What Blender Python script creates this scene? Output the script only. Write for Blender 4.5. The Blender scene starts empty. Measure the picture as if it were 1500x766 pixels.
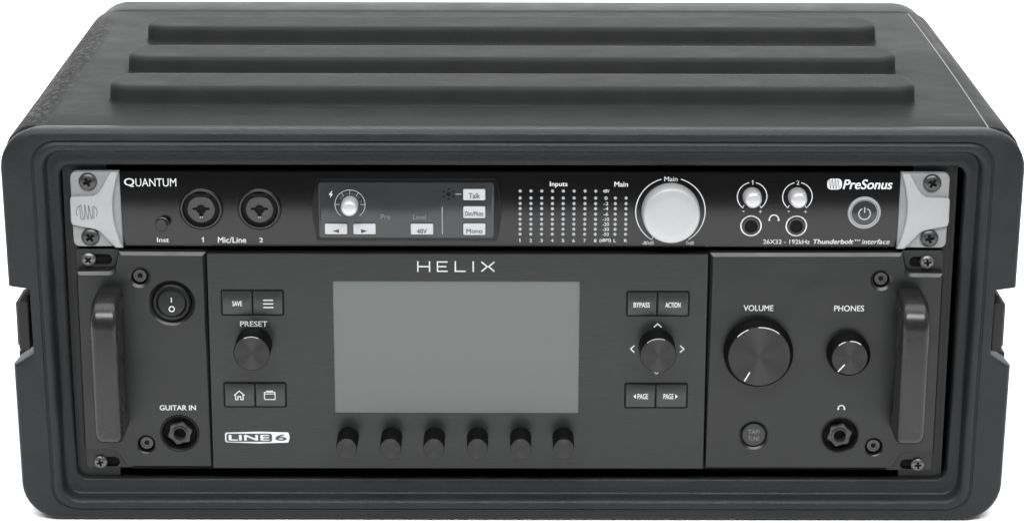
import bpy, bmesh, math, random
from mathutils import Vector, Matrix
random.seed(7)
S = 0.001                      # every number below is in millimetres
SC = bpy.context.scene
COL = SC.collection

# ------------------------------------------------------------------ camera
cam_d = bpy.data.cameras.new('camera')
cam_d.sensor_width = 36.0
cam_d.lens = 36.0 * 3735.1 / 1500.0
cam_d.clip_start = 0.05
cam_d.clip_end = 60.0
cam = bpy.data.objects.new('camera', cam_d)
COL.objects.link(cam)
_p, _y, _r = 0.3005, 0.00365, 0.00264
_f = Vector((math.sin(_y)*math.cos(_p), math.cos(_y)*math.cos(_p), -math.sin(_p)))
_rt = Vector((math.cos(_y), -math.sin(_y), 0.0))
_u = _rt.cross(_f)
_rt2 = _rt*math.cos(_r) + _u*math.sin(_r)
_u2 = -_rt*math.sin(_r) + _u*math.cos(_r)
_m = Matrix((_rt2, _u2, -_f)).transposed().to_4x4()
_m.translation = Vector((-3.85*S, -1357.2*S, 546.0*S))
cam.matrix_world = _m
SC.camera = cam

# ------------------------------------------------------------------ light
w = bpy.data.worlds.new('World')
SC.world = w
w.use_nodes = True
bg = w.node_tree.nodes['Background']
bg.inputs['Color'].default_value = (0.97, 0.985, 1.0, 1)
bg.inputs['Strength'].default_value = 0.06

def area(name, loc, target, sx, sy, energy, color=(1, 1, 1)):
    d = bpy.data.lights.new(name, 'AREA')
    d.shape = 'RECTANGLE'
    d.size, d.size_y = sx, sy
    d.energy = energy
    d.color = color
    o = bpy.data.objects.new(name, d)
    COL.objects.link(o)
    o.location = loc
    o.rotation_euler = (Vector(target) - Vector(loc)).to_track_quat('-Z', 'Y').to_euler()
    return o
area('overhead_softbox', (0.0, 0.25, 1.9), (0.0, 0.20, 0.0), 3.2, 2.0, 80)
area('front_softbox', (0.0, -1.3, 1.5), (0.0, -0.1, 0.0), 2.2, 0.5, 62)
area('left_softbox', (-1.7, -0.3, 0.9), (-0.3, 0.0, 0.0), 0.8, 1.2, 3.5)
area('right_softbox', (1.7, -0.3, 0.9), (0.3, 0.0, 0.0), 0.8, 1.2, 3.5)

SC.view_settings.view_transform = 'Standard'
SC.view_settings.look = 'None'
SC.view_settings.exposure = 0.0
SC.view_settings.gamma = 1.0
SC.view_settings.use_curve_mapping = False

# ------------------------------------------------------------------ materials
def new_mat(name, col, rough=0.5, metal=0.0, spec=0.5, **kw):
    m = bpy.data.materials.new(name)
    m.use_nodes = True
    b = m.node_tree.nodes['Principled BSDF']
    b.inputs['Base Color'].default_value = (*col, 1)
    b.inputs['Roughness'].default_value = rough
    b.inputs['Metallic'].default_value = metal
    b.inputs['Specular IOR Level'].default_value = spec
    for k, v in kw.items():
        b.inputs[k.replace('_', ' ')].default_value = v
    return m

def nodes(m):
    return m.node_tree.nodes, m.node_tree.links, m.node_tree.nodes['Principled BSDF']

def tex_noise(m, scale, detail=4.0, stretch=(1, 1, 1), rough=0.55):
    N, L, b = nodes(m)
    tc = N.new('ShaderNodeTexCoord')
    mp = N.new('ShaderNodeMapping')
    mp.inputs['Scale'].default_value = stretch
    L.new(tc.outputs['Object'], mp.inputs['Vector'])
    n = N.new('ShaderNodeTexNoise')
    n.inputs['Scale'].default_value = scale
    n.inputs['Detail'].default_value = detail
    n.inputs['Roughness'].default_value = rough
    L.new(mp.outputs['Vector'], n.inputs['Vector'])
    return n

def add_bump(m, n, strength, dist, prev=None):
    N, L, b = nodes(m)
    bp = N.new('ShaderNodeBump')
    bp.inputs['Strength'].default_value = strength
    bp.inputs['Distance'].default_value = dist
    L.new(n.outputs[0], bp.inputs['Height'])
    if prev:
        L.new(prev.outputs[0], bp.inputs['Normal'])
    L.new(bp.outputs[0], b.inputs['Normal'])
    return bp

def vary(m, n, col_a, col_b, lo=0.3, hi=0.7, ra=None, rb=None):
    N, L, b = nodes(m)
    mr = N.new('ShaderNodeMapRange')
    mr.inputs['From Min'].default_value = lo
    mr.inputs['From Max'].default_value = hi
    L.new(n.outputs[0], mr.inputs['Value'])
    mx = N.new('ShaderNodeMix')
    mx.data_type = 'RGBA'
    mx.inputs[6].default_value = (*col_a, 1)
    mx.inputs[7].default_value = (*col_b, 1)
    L.new(mr.outputs[0], mx.inputs[0])
    L.new(mx.outputs[2], b.inputs['Base Color'])
    if ra is not None:
        r2 = N.new('ShaderNodeMapRange')
        r2.inputs['To Min'].default_value = ra
        r2.inputs['To Max'].default_value = rb
        r2.inputs['From Min'].default_value = lo
        r2.inputs['From Max'].default_value = hi
        L.new(n.outputs[0], r2.inputs['Value'])
        L.new(r2.outputs[0], b.inputs['Roughness'])
    return mx

def plastic(name, a, c, rough, spec=0.4, bump=0.25):
    m = new_mat(name, a, rough, 0, spec)
    n = tex_noise(m, 38, 6)
    vary(m, n, a, c, 0.3, 0.7, rough - 0.05, rough + 0.06)
    f = tex_noise(m, 620, 3)
    b1 = add_bump(m, f, bump, 0.0007)
    wv = tex_noise(m, 26, 2)
    add_bump(m, wv, 0.22, 0.004, b1)
    return m

M = {}
M['rim'] = plastic('molded_rim_plastic', (0.0125, 0.0136, 0.0144), (0.0165, 0.0176, 0.0185), 0.43, 0.19, 0.4)
M['rib'] = plastic('molded_rib_plastic', (0.021, 0.0215, 0.0215), (0.026, 0.0265, 0.0265), 0.42, 0.02)
# the shell carries a scuffed, torn strip along its left top edge
m = plastic('molded_shell_plastic', (0.021, 0.0215, 0.0215), (0.026, 0.0265, 0.0265), 0.42, 0.02)
N, L, b = nodes(m)
tc = N.new('ShaderNodeTexCoord')
sp = N.new('ShaderNodeSeparateXYZ')
L.new(tc.outputs['Object'], sp.inputs[0])
def ramp(src, a, c, d, e):
    r = N.new('ShaderNodeValToRGB')
    r.color_ramp.interpolation = 'EASE'
    el = r.color_ramp.elements
    el[0].position, el[0].color = 0.0, (0, 0, 0, 1)
    el[1].position, el[1].color = 1.0, (0, 0, 0, 1)
    mr = N.new('ShaderNodeMapRange')
    mr.inputs['From Min'].default_value = a
    mr.inputs['From Max'].default_value = e
    L.new(src, mr.inputs['Value'])
    for x in (c, d):
        q = el.new((x - a) / (e - a))
        q.color = (1, 1, 1, 1)
    L.new(mr.outputs[0], r.inputs[0])
    return r.outputs[0]
band = ramp(sp.outputs['X'], -0.2815, -0.2755, -0.2665, -0.256)
band_y = ramp(sp.outputs['Y'], -0.17, -0.13, 0.07, 0.15)
def mul(a, c):
    q = N.new('ShaderNodeMath'); q.operation = 'MULTIPLY'
    L.new(a, q.inputs[0])
    if isinstance(c, float): q.inputs[1].default_value = c
    else: L.new(c, q.inputs[1])
    return q.outputs[0]
n_sc = tex_noise(m, 340, 8, (1.0, 0.5, 1.0), 0.8)
thr = N.new('ShaderNodeMapRange')
thr.inputs['From Min'].default_value = 0.49
thr.inputs['From Max'].default_value = 0.62
L.new(n_sc.outputs[0], thr.inputs['Value'])
mask = mul(mul(band, band_y), thr.outputs[0])
old = b.inputs['Base Color'].links[0].from_socket
mx = N.new('ShaderNodeMix'); mx.data_type = 'RGBA'
L.new(mask, mx.inputs[0]); L.new(old, mx.inputs[6])
mx.inputs[7].default_value = (0.15, 0.15, 0.155, 1)
band2 = ramp(sp.outputs['X'], -0.276, -0.268, -0.262, -0.240)
n_dk = tex_noise(m, 300, 6, (1.0, 0.6, 1.0), 0.75)
thr2 = N.new('ShaderNodeMapRange')
thr2.inputs['From Min'].default_value = 0.60
thr2.inputs['From Max'].default_value = 0.66
L.new(n_dk.outputs[0], thr2.inputs['Value'])
mx2 = N.new('ShaderNodeMix'); mx2.data_type = 'RGBA'
L.new(mul(mul(band2, band_y), thr2.outputs[0]), mx2.inputs[0]); L.new(mx.outputs[2], mx2.inputs[6])
mx2.inputs[7].default_value = (0.006, 0.006, 0.006, 1)
L.new(mx2.outputs[2], b.inputs['Base Color'])
prev = b.inputs['Normal'].links[0].from_node
bb = N.new('ShaderNodeBump')
bb.inputs['Strength'].default_value = 1.0
bb.inputs['Distance'].default_value = 0.005
L.new(mul(mul(band, band_y), n_sc.outputs[0]), bb.inputs['Height'])
L.new(prev.outputs[0], bb.inputs['Normal'])
L.new(bb.outputs[0], b.inputs['Normal'])
M['shell'] = m

M['seam'] = new_mat('seam_highlight_plastic', (0.16, 0.16, 0.16), 0.5)  # pale tone paints the edge highlight along the seam bead
M['latch'] = plastic('latch_plastic', (0.011, 0.011, 0.011), (0.015, 0.015, 0.015), 0.5, 0.2)
M['rail'] = new_mat('black_steel', (0.006, 0.006, 0.0065), 0.45, 0.0, 0.3)
M['black'] = new_mat('matte_black', (0.003, 0.003, 0.003), 0.6, 0.0, 0.12)
M['gloss_black'] = new_mat('gloss_black_plastic', (0.004, 0.004, 0.0045), 0.28, 0.0, 0.25)
M['ink'] = new_mat('white_ink', (0.50, 0.51, 0.52), 0.6)
M['ink_grey'] = new_mat('grey_ink', (0.34, 0.35, 0.35), 0.6)
M['ink_dim'] = new_mat('dim_ink', (0.12, 0.125, 0.125), 0.6)
M['ink_dark'] = new_mat('dark_ink', (0.03, 0.03, 0.035), 0.6)

def brushed(name, a, c, rough, metal=0.0, spec=0.5, stretch=(1.5, 1, 90), scale=14, rv=0.012):
    m = new_mat(name, a, rough, metal, spec)
    n = tex_noise(m, scale, 5, stretch, 0.65)
    vary(m, n, a, c, 0.3, 0.7, rough - rv, rough + rv)
    add_bump(m, n, 0.02, 0.0003)
    return m
M['face_black'] = brushed('brushed_black_faceplate', (0.0025, 0.0025, 0.0027), (0.0045, 0.0045, 0.0048), 0.20, 0.0, 0.40, (1.0, 1, 60))
M['face_grey'] = brushed('brushed_charcoal_plate', (0.0130, 0.0138, 0.0138), (0.0137, 0.0145, 0.0145), 0.27, 0.0, 0.30)
M['face_side'] = plastic('painted_charcoal_metal', (0.0072, 0.0076, 0.0076), (0.0086, 0.009, 0.009), 0.36, 0.36, 0.06)
M['silver'] = plastic('silver_paint', (0.24, 0.246, 0.251), (0.29, 0.296, 0.301), 0.42, 0.4, 0.05)
M['silver_ear'] = plastic('silver_ear_paint', (0.165, 0.17, 0.175), (0.215, 0.22, 0.225), 0.42, 0.4, 0.05)
M['engrave'] = new_mat('engraved_grey', (0.11, 0.112, 0.116), 0.5)
M['knob_silver'] = brushed('satin_aluminium', (0.355, 0.36, 0.365), (0.375, 0.38, 0.385), 0.36, 0.35, 0.5, (3, 1, 2))
M['knob_chrome'] = new_mat('polished_aluminium', (0.46, 0.46, 0.47), 0.30, 0.4)
M['knob_skirt'] = new_mat('grey_knob_skirt', (0.27, 0.27, 0.275), 0.45)
M['button_white'] = new_mat('white_translucent_key', (0.36, 0.375, 0.39), 0.4)
M['panel_glass'] = plastic('smoked_display_panel', (0.022, 0.023, 0.024), (0.024, 0.025, 0.026), 0.2, 0.45, 0.03)
M['led'] = new_mat('clear_indicator', (0.30, 0.31, 0.325), 0.25)
M['screw'] = new_mat('black_oxide_screw', (0.055, 0.055, 0.055), 0.34, 0.6)
M['screw_light'] = new_mat('zinc_black_screw', (0.12, 0.12, 0.12), 0.34, 0.6)
M['rubber'] = new_mat('black_knob_side', (0.002, 0.002, 0.002), 0.55, 0, 0.10)
M['handle'] = plastic('satin_black_handle', (0.0105, 0.0105, 0.0105), (0.012, 0.012, 0.012), 0.29, 0.36, 0.04)
M['screen'] = plastic('grey_blank_screen', (0.112, 0.1185, 0.117), (0.1135, 0.120, 0.1185), 0.85, 0.08, 0.0)
M['key'] = new_mat('charcoal_key', (0.012, 0.0125, 0.013), 0.36)
M['socket_plastic'] = new_mat('dark_socket_plastic', (0.028, 0.028, 0.028), 0.4)
M['jack_metal'] = new_mat('grey_jack_nut', (0.034, 0.034, 0.034), 0.30, 0.4)
M['tap'] = new_mat('dark_rubber_key', (0.014, 0.014, 0.0145), 0.55)

def turned(name, col, rough, aniso):
    m = new_mat(name, col, rough, 0.9)
    N, L, b = nodes(m)
    b.inputs['Anisotropic'].default_value = aniso
    t = N.new('ShaderNodeTangent')
    t.direction_type = 'RADIAL'
    t.axis = 'Y'
    L.new(t.outputs[0], b.inputs['Tangent'])
    return m
M['turned'] = turned('turned_dark_metal', (0.034, 0.034, 0.035), 0.34, 0.9)
M['rim_highlight'] = new_mat('painted_rim_highlight', (0.55, 0.55, 0.56), 0.32, 0.9)  # painted highlight for the lit arcs on the knob rims

m = new_mat('white_paper_sweep', (0.90, 0.90, 0.90), 0.8, 0, 0.1)
n = tex_noise(m, 3, 3)
vary(m, n, (0.895, 0.90, 0.905), (0.91, 0.91, 0.91))
M['floor'] = m

# ------------------------------------------------------------------ mesh tools
WORLD = {}                     # world anchor of every object, in mm

class MB:
    def __init__(self):
        self.v, self.f = [], []
    def add(self, pts):
        i = len(self.v)
        self.v += [tuple(p) for p in pts]
        return list(range(i, i + len(pts)))
    def loft(self, loops, cap0=True, cap1=True):
        ids = [self.add(l) for l in loops]
        n = len(ids[0])
        for a, c in zip(ids, ids[1:]):
            for k in range(n):
                k2 = (k + 1) % n
                self.f.append((a[k], a[k2], c[k2], c[k]))
        if cap0: self.f.append(tuple(reversed(ids[0])))
        if cap1: self.f.append(tuple(ids[-1]))
        return self
    def lathe(self, prof, cx=0, cz=0, n=48, cap0=True, cap1=True, sx=1.0):
        """prof: (radius, y) pairs around an axis along y"""
        self.loft([[(cx + sx*r*math.cos(2*math.pi*k/n), y, cz + r*math.sin(2*math.pi*k/n)) for k in range(n)]
                   for r, y in prof], cap0, cap1)
        return self
    def plate(self, poly, yf, yb, bev=0.0, steps=2, chamfer=None):
        """polygon (x, z) extruded from back yb to front yf with a rounded front edge"""
        loops = [[(x, yb, z) for x, z in poly]]
        if chamfer:
            ci, cd = chamfer
            for o_, d_ in ((0, cd), (0.18, cd - 0.22), (ci - 0.25, 0.12), (ci + 0.15, 0.0)):
                q = offset(poly, o_) if o_ else poly
                if o_ > 0.5:       # the wide chamfer is only on edges that face up
                    q2 = []
                    for p_, c_ in zip(poly, q):
                        dz, dx = c_[1] - p_[1], c_[0] - p_[0]
                        k_ = 1.0 if dz < -0.55*math.hypot(dx, dz) else 0.3
                        q2.append((p_[0] + (dx*k_ if k_ == 1.0 else dx*0.3), p_[1] + dz*k_))
                    q = q2
                loops.append([(x, yf + d_, z) for x, z in q])
        elif bev > 0:
            loops.append([(x, yf + bev, z) for x, z in poly])
            for s in range(1, steps + 1):
                a = s/steps*math.pi/2
                q = offset(poly, bev*(1 - math.cos(a)))
                loops.append([(x, yf + bev*(1 - math.sin(a)), z) for x, z in q])
        else:
            loops.append([(x, yf, z) for x, z in poly])
        self.loft(loops)
        return self
    def box(self, x0, x1, y0, y1, z0, z1, bev=0.0, r=0.0):
        return self.plate(rrect(x0, x1, z0, z1, r) if r else [(x0, z0), (x1, z0), (x1, z1), (x0, z1)], y0, y1, bev)
    def stroke(self, pts, wd, y, th=0.08, closed=False):
        n = len(pts)
        Lq, Rq = [], []
        for i in range(n):
            p = Vector(pts[i])
            a = Vector(pts[i-1]) if (i > 0 or closed) else None
            c = Vector(pts[(i+1) % n]) if (i < n-1 or closed) else None
            d1 = (p - a).normalized() if a is not None else (c - p).normalized()
            d2 = (c - p).normalized() if c is not None else d1
            n1, n2 = Vector((-d1.y, d1.x)), Vector((-d2.y, d2.x))
            nn = (n1 + n2)
            nn = nn.normalized() if nn.length > 1e-6 else n1
            k = wd/2/max(0.35, nn.dot(n1))
            Lq.append(p + nn*k); Rq.append(p - nn*k)
        segs = n if closed else n - 1
        if closed:
            for i in range(segs):
                j = (i+1) % n
                self.plate([Lq[i], Rq[i], Rq[j], Lq[j]], y - th, y)
        else:
            self.plate([tuple(q) for q in Rq] + [tuple(q) for q in reversed(Lq)], y - th, y)
        return self
    def arc(self, cx, cz, r, a0, a1, wd, y, th=0.08, n=40):
        if abs(a1 - a0) >= 359.9:
            o, i = [], []
            pts = [(cx + r*math.cos(2*math.pi*k/n), cz + r*math.sin(2*math.pi*k/n)) for k in range(n)]
            ids = []
            for rr, yy in ((r - wd/2, y), (r - wd/2, y - th), (r + wd/2, y - th), (r + wd/2, y)):
                ids.append([(cx + rr*math.cos(2*math.pi*k/n), yy, cz + rr*math.sin(2*math.pi*k/n)) for k in range(n)])
            self.loft(ids, False, False)
            return self
        pts = [(cx + r*math.cos(math.radians(a0 + (a1-a0)*k/n)), cz + r*math.sin(math.radians(a0 + (a1-a0)*k/n))) for k in range(n + 1)]
        return self.stroke(pts, wd, y, th)
    def mesh(self, name, at=(0, 0, 0), sharp=32):
        me = bpy.data.meshes.new(name)
        me.from_pydata([((x-at[0])*S, (y-at[1])*S, (z-at[2])*S) for x, y, z in self.v], [], self.f)
        bm = bmesh.new(); bm.from_mesh(me)
        bmesh.ops.recalc_face_normals(bm, faces=bm.faces)
        bmesh.ops.triangulate(bm, faces=[f for f in bm.faces if len(f.verts) > 4])
        bm.to_mesh(me); bm.free()
        finish(me, sharp)
        return me
    def build(self, name, mat, parent, at=None, sharp=32):
        if at is None:
            xs = [p[0] for p in self.v]; ys = [p[1] for p in self.v]; zs = [p[2] for p in self.v]
            at = ((min(xs)+max(xs))/2, (min(ys)+max(ys))/2, (min(zs)+max(zs))/2)
        return link(name, self.mesh(name, at, sharp), mat, parent, at)

def finish(me, sharp=32):
    me.shade_smooth()
    me.set_sharp_from_angle(angle=math.radians(sharp))

def link(name, me, mat, parent, at):
    if mat is not None:
        me.materials.clear()
        me.materials.append(M[mat])
    o = bpy.data.objects.new(name, me)
    COL.objects.link(o)
    put(o, parent, at)
    return o

def put(o, parent, at):
    WORLD[o.name] = Vector(at)
    base = Vector((0, 0, 0))
    if parent is not None:
        o.parent = parent
        base = WORLD[parent.name]
    o.location = (Vector(at) - base)*S

def offset(poly, d):
    n = len(poly)
    area2 = sum(poly[i][0]*poly[(i+1) % n][1] - poly[(i+1) % n][0]*poly[i][1] for i in range(n))
    sg = 1 if area2 > 0 else -1
    out = []
    for i in range(n):
        p, a, c = Vector(poly[i]), Vector(poly[i-1]), Vector(poly[(i+1) % n])
        d1, d2 = (p - a), (c - p)
        if d1.length < 1e-6: d1 = d2
        if d2.length < 1e-6: d2 = d1
        d1.normalize(); d2.normalize()
        n1, n2 = Vector((-d1.y, d1.x))*sg, Vector((-d2.y, d2.x))*sg
        nn = n1 + n2
        nn = nn.normalized() if nn.length > 1e-6 else n1
        out.append(tuple(p + nn*(d/max(0.4, nn.dot(n1)))))
    return out

def rrect(x0, x1, z0, z1, r, n=6):
    r = min(r, (x1-x0)/2 - 1e-3, (z1-z0)/2 - 1e-3)
    out = []
    for cx, cz, a0 in ((x1-r, z0+r, -90), (x1-r, z1-r, 0), (x0+r, z1-r, 90), (x0+r, z0+r, 180)):
        for k in range(n + 1):
            a = math.radians(a0 + 90*k/n)
            out.append((cx + r*math.cos(a), cz + r*math.sin(a)))
    return out

def rounded(poly, radii, n=6):
    """round the corners of a polygon; radii one per corner"""
    out = []
    m = len(poly)
    for i in range(m):
        p, a, c = Vector(poly[i]), Vector(poly[i-1]), Vector(poly[(i+1) % m])
        r = radii[i] if isinstance(radii, (list, tuple)) else radii
        if r <= 0:
            out.append(tuple(p)); continue
        d1, d2 = (a - p).normalized(), (c - p).normalized()
        ang = d1.angle(d2)
        t = min(r/math.tan(ang/2), (a-p).length*0.48, (c-p).length*0.48)
        p0, p1 = p + d1*t, p + d2*t
        for k in range(n + 1):
            s = k/n
            out.append(tuple(p0*(1-s)**2 + p*2*s*(1-s) + p1*s*s))
    return out

def cut(o, cutter_mb, sharp=12):
    """subtract cutter geometry (world mm) from object o"""
    at = WORLD[o.name]
    me = cutter_mb.mesh('cutter', at)
    c = bpy.data.objects.new('cutter', me)
    COL.objects.link(c)
    c.matrix_world = Matrix.Translation(Vector(at)*S)
    keep_parent, keep_loc = o.parent, o.location.copy()
    o.parent = None
    o.location = Vector(at)*S
    bpy.context.view_layer.update()
    md = o.modifiers.new('cut', 'BOOLEAN')
    md.operation = 'DIFFERENCE'; md.solver = 'EXACT'; md.object = c
    dg = bpy.context.evaluated_depsgraph_get()
    dg.update()
    nm = bpy.data.meshes.new_from_object(o.evaluated_get(dg))
    o.modifiers.remove(md)
    old = o.data
    o.data = nm
    nm.name = old.name
    bpy.data.meshes.remove(old)
    finish(nm, sharp)
    o.parent = keep_parent
    o.location = keep_loc
    bpy.data.objects.remove(c)
    bpy.data.meshes.remove(me)

def dup(o, parent, at):
    c = o.copy()
    COL.objects.link(c)
    put(c, parent, at)
    for ch in list(o.children):
        d = WORLD[ch.name] - WORLD[o.name]
        dup(ch, c, Vector(at) + d)
    return c

def thing(name, label, cat, at, group=None):
    o = bpy.data.objects.new(name, None)
    COL.objects.link(o)
    o.empty_display_size = 0.02
    put(o, None, at)
    o['label'] = label; o['category'] = cat
    if group: o['group'] = group
    return o

def text_mesh(s, bold=0.0, shear=0.0, space=1.0):
    c = bpy.data.curves.new('txt', 'FONT')
    c.body = s
    c.size = 1.0
    c.offset = bold
    c.shear = shear
    c.space_character = space
    c.resolution_u = 5
    o = bpy.data.objects.new('txt', c)
    COL.objects.link(o)
    bpy.context.view_layer.update()
    dg = bpy.context.evaluated_depsgraph_get()
    me = bpy.data.meshes.new_from_object(o.evaluated_get(dg))
    bpy.data.objects.remove(o)
    bpy.data.curves.remove(c)
    return me

def text_into(mb, s, x0, x1, z0, z1, y, bold=0.0, shear=0.0, space=1.0, th=0.06, rot=0):
    """add lettering filling the box x0..x1, z0..z1 on the plane y"""
    me = text_mesh(s, 0.0, shear, space)
    xs = [v.co.x for v in me.vertices]; ys = [v.co.y for v in me.vertices]
    ax, cx, ay, cy = min(xs), max(xs), min(ys), max(ys)
    kx = (x1-x0)/(cx-ax); kz = (z1-z0)/(cy-ay)
    d = bold*1.0*(z1-z0)
    kx = (x1-x0-2*d)/(cx-ax); kz = (z1-z0-d)/(cy-ay)
    shifts = [(0, 0)] if d <= 0 else [(0, 0), (d, 0.4*d), (2*d, 0), (d, d), (0, d), (2*d, d)]
    for q, (sx, sz) in enumerate(shifts):
        ids = mb.add([(x0 + sx + (v.co.x-ax)*kx, y - th - 0.003*q, z0 + sz + (v.co.y-ay)*kz) for v in me.vertices])
        for p in me.polygons:
            mb.f.append(tuple(ids[i] for i in p.vertices))
    bpy.data.meshes.remove(me)
    return mb

def figure_one(x, z0, z1, y, parent, wd=0.5):
    mb = MB()
    mb.stroke([(x - 0.28*(z1-z0), z1 - 0.26*(z1-z0)), (x, z1 - 0.05), (x, z0)], wd, y, 0.06)
    return mb.build('lettering', 'ink', parent)

def text(s, x0, x1, z0, z1, y, parent, mat='ink', name='lettering', **kw):
    mb = text_into(MB(), s, x0, x1, z0, z1, y, **kw)
    # give the ink its own thickness
    n = len(mb.v)
    return mb.build(name, mat, parent)

# ------------------------------------------------------------------ setting: white sweep
FLOOR = -26.0
mb = MB()
prof = [(-640, FLOOR), (900, FLOOR)]
for k in range(1, 13):
    a = math.radians(90*k/12)
    prof.append((900 + 600*math.sin(a), FLOOR + 600*(1-math.cos(a))))
prof.append((1500, 2600))
for i in range(len(prof) - 1):
    (ya, za), (yb, zb) = prof[i], prof[i+1]
    q = mb.add([(-4000, ya, za), (4000, ya, za), (4000, yb, zb), (-4000, yb, zb)])
    mb.f.append(tuple(q))
o = link('floor', mb.mesh('floor'), 'floor', None, (0, 0, 0))
o['kind'] = 'structure'
o['label'] = 'plain white studio paper sweep under and behind the rack case'

# ------------------------------------------------------------------ rack case
CX = 1.45
case = thing('rack_case', 'black molded plastic portable rack case with ribbed top, open front', 'rack case', (CX, 150, FLOOR))

def ring(hx, z0, z1, r, y, notch=None, n=8, cx=CX):
    """rounded rectangle loop with extra vertices where the latch notch sits"""
    out = []
    zs = [66.5, 67.5, 74.5, 75.5, 110.5, 111.5, 112.5, 114.0]
    def clampx(x, z):
        if notch is None: return x
        if z <= 67.6 or z >= 113.5: lim = 1e9
        elif z < 75: lim = 280 - (280-notch)*(z-67.5)/7.0
        else: lim = notch
        return max(cx - lim, min(cx + lim, x))
    for c0x, c0z, a0, nx in ((hx-r, z0+r, -90, 1), (hx-r, z1-r, 0, 0), (-hx+r, z1-r, 90, -1), (-hx+r, z0+r, 180, 0)):
        for k in range(n + 1):
            a = math.radians(a0 + 90*k/n)
            out.append((cx + c0x + r*math.cos(a), y, c0z + r*math.sin(a)))
        if nx == 1:
            out += [(clampx(cx + hx, z), y, z) for z in zs]
        if nx == -1:
            out += [(clampx(cx - hx, z), y, z) for z in reversed(zs)]
    # slight mold draft: a little wider towards the top
    return [(cx + (x - cx)*(1 + 0.0068*z/200.0), y, z) for x, y, z in out]

HX, Z0, Z1 = 278.7, -25.8, 203.4
def rim_ring(ix, iz, r, y, notch=None):
    return ring(HX-ix, Z0+iz, Z1-iz, r, y, notch)
NT = 266.6
loops = [rim_ring(8.0, 9.0, 16, 11.0, NT), rim_ring(3.4, 6.0, 19, 10.6, NT), rim_ring(2.0, 3.2, 20, 10.2, NT), rim_ring(1.2, 2.5, 21, 8.6, NT), rim_ring(0.5, 1.0, 22, 0.0, NT), rim_ring(0, 0, 22, -6.0, NT),
         rim_ring(0.2, 0.25, 21.8, -8.8, NT), rim_ring(0.8, 0.9, 21.3, -10.2, NT), rim_ring(1.7, 1.8, 20.6, -11.0, NT),
         rim_ring(3.0, 3.0, 19.5, -11.3, NT), rim_ring(12.4, 5.0, 16, -11.5), rim_ring(17.0, 6.0, 14, -11.4), rim_ring(17.5, 6.4, 13.5, -10.7), rim_ring(18.2, 6.9, 13, -10.6),
         rim_ring(18.8, 7.3, 12.5, -11.5), rim_ring(20.2, 8.8, 12, -12.2), rim_ring(22.0, 11.0, 11, -12.0), rim_ring(23.2, 12.4, 10, -10.8), rim_ring(23.8, 13.0, 9.5, -9.0),
         rim_ring(24.2, 13.3, 9.0, -4.8), rim_ring(24.6, 13.8, 8.8, -3.9), rim_ring(25.5, 14.8, 8.5, -3.5), rim_ring(26.6, 16.2, 8, -3.3), rim_ring(28.4, 19.0, 7.4, -3.1),
         rim_ring(29.6, 21.2, 6.8, -2.8), rim_ring(30.4, 22.0, 6.5, -2.2), rim_ring(30.6, 22.3, 6.4, -1.0), rim_ring(30.8, 22.4, 6.4, 3.4), rim_ring(26.0, 15.0, 8, 5.0), rim_ring(14.0, 9.5, 14, 8.8)]
MB().loft(loops, False, False).build('front_rim', 'rim', case, sharp=50)

# body: outer skin from the front groove to the back groove, dark cavity inside
def body_ring(hx, z0, z1, r, y): return ring(hx, z0, z1, r, y)
def nring(hx, z0, z1, r, y): return ring(hx, z0, z1, r, y, NT)
loops = [nring(252, -9, 186, 8, 8.2), nring(266, -17, 193, 14, 10.8),
         nring(277.6, -22.0, 197.2, 16, 11.6), nring(279.2, -24.0, 199.7, 16, 12.1), nring(279.6, -24.5, 200.0, 16, 13.2), nring(279.6, -24.5, 200.0, 16, 40), nring(279.6, -24.5, 200.0, 16, 66), body_ring(279.6, -24.5, 200.0, 16, 67), body_ring(279.6, -24.5, 200.0, 16, 110), body_ring(279.9, -24.5, 200.0, 16, 170), body_ring(280.2, -24.5, 200.0, 16, 322),
         body_ring(270, -17, 196.5, 16, 327), body_ring(262, -14, 193, 14, 329), body_ring(255, -10, 188, 8, 328.9),
         body_ring(255, -12, 189.5, 8, 300), body_ring(254.5, -11.5, 188.5, 8, 8.4)]
mb = MB()
mb.loft(loops, False, False)
mb.add([])
back = [body_ring(255.2, -12.2, 189.7, 8, 301), body_ring(255.2, -12.2, 189.7, 8, 303)]
mb.loft(back, True, True)
MB_SHELL = mb.build('shell', 'shell', case, sharp=50)

def brim(ix, iz, r, y): return ring(HX+1.8-ix, Z0+iz, Z1-3.0-iz, r, y)
loops = [brim(6, 6, 18, 321.6), brim(2, 2.1, 20, 323), brim(0.5, 0.5, 21.6, 325), brim(0, 0, 22, 328), brim(0, 0, 22, 352),
         brim(0.6, 0.6, 21.6, 356.5), brim(2.4, 2.4, 20, 360), brim(5.5, 5.5, 18, 361.5), brim(20, 10, 10, 361.6), brim(22, 12, 9, 358), brim(28, 16, 7, 345)]
MB().loft(loops, False, True).build('back_rim', 'rim', case, sharp=50)

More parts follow.
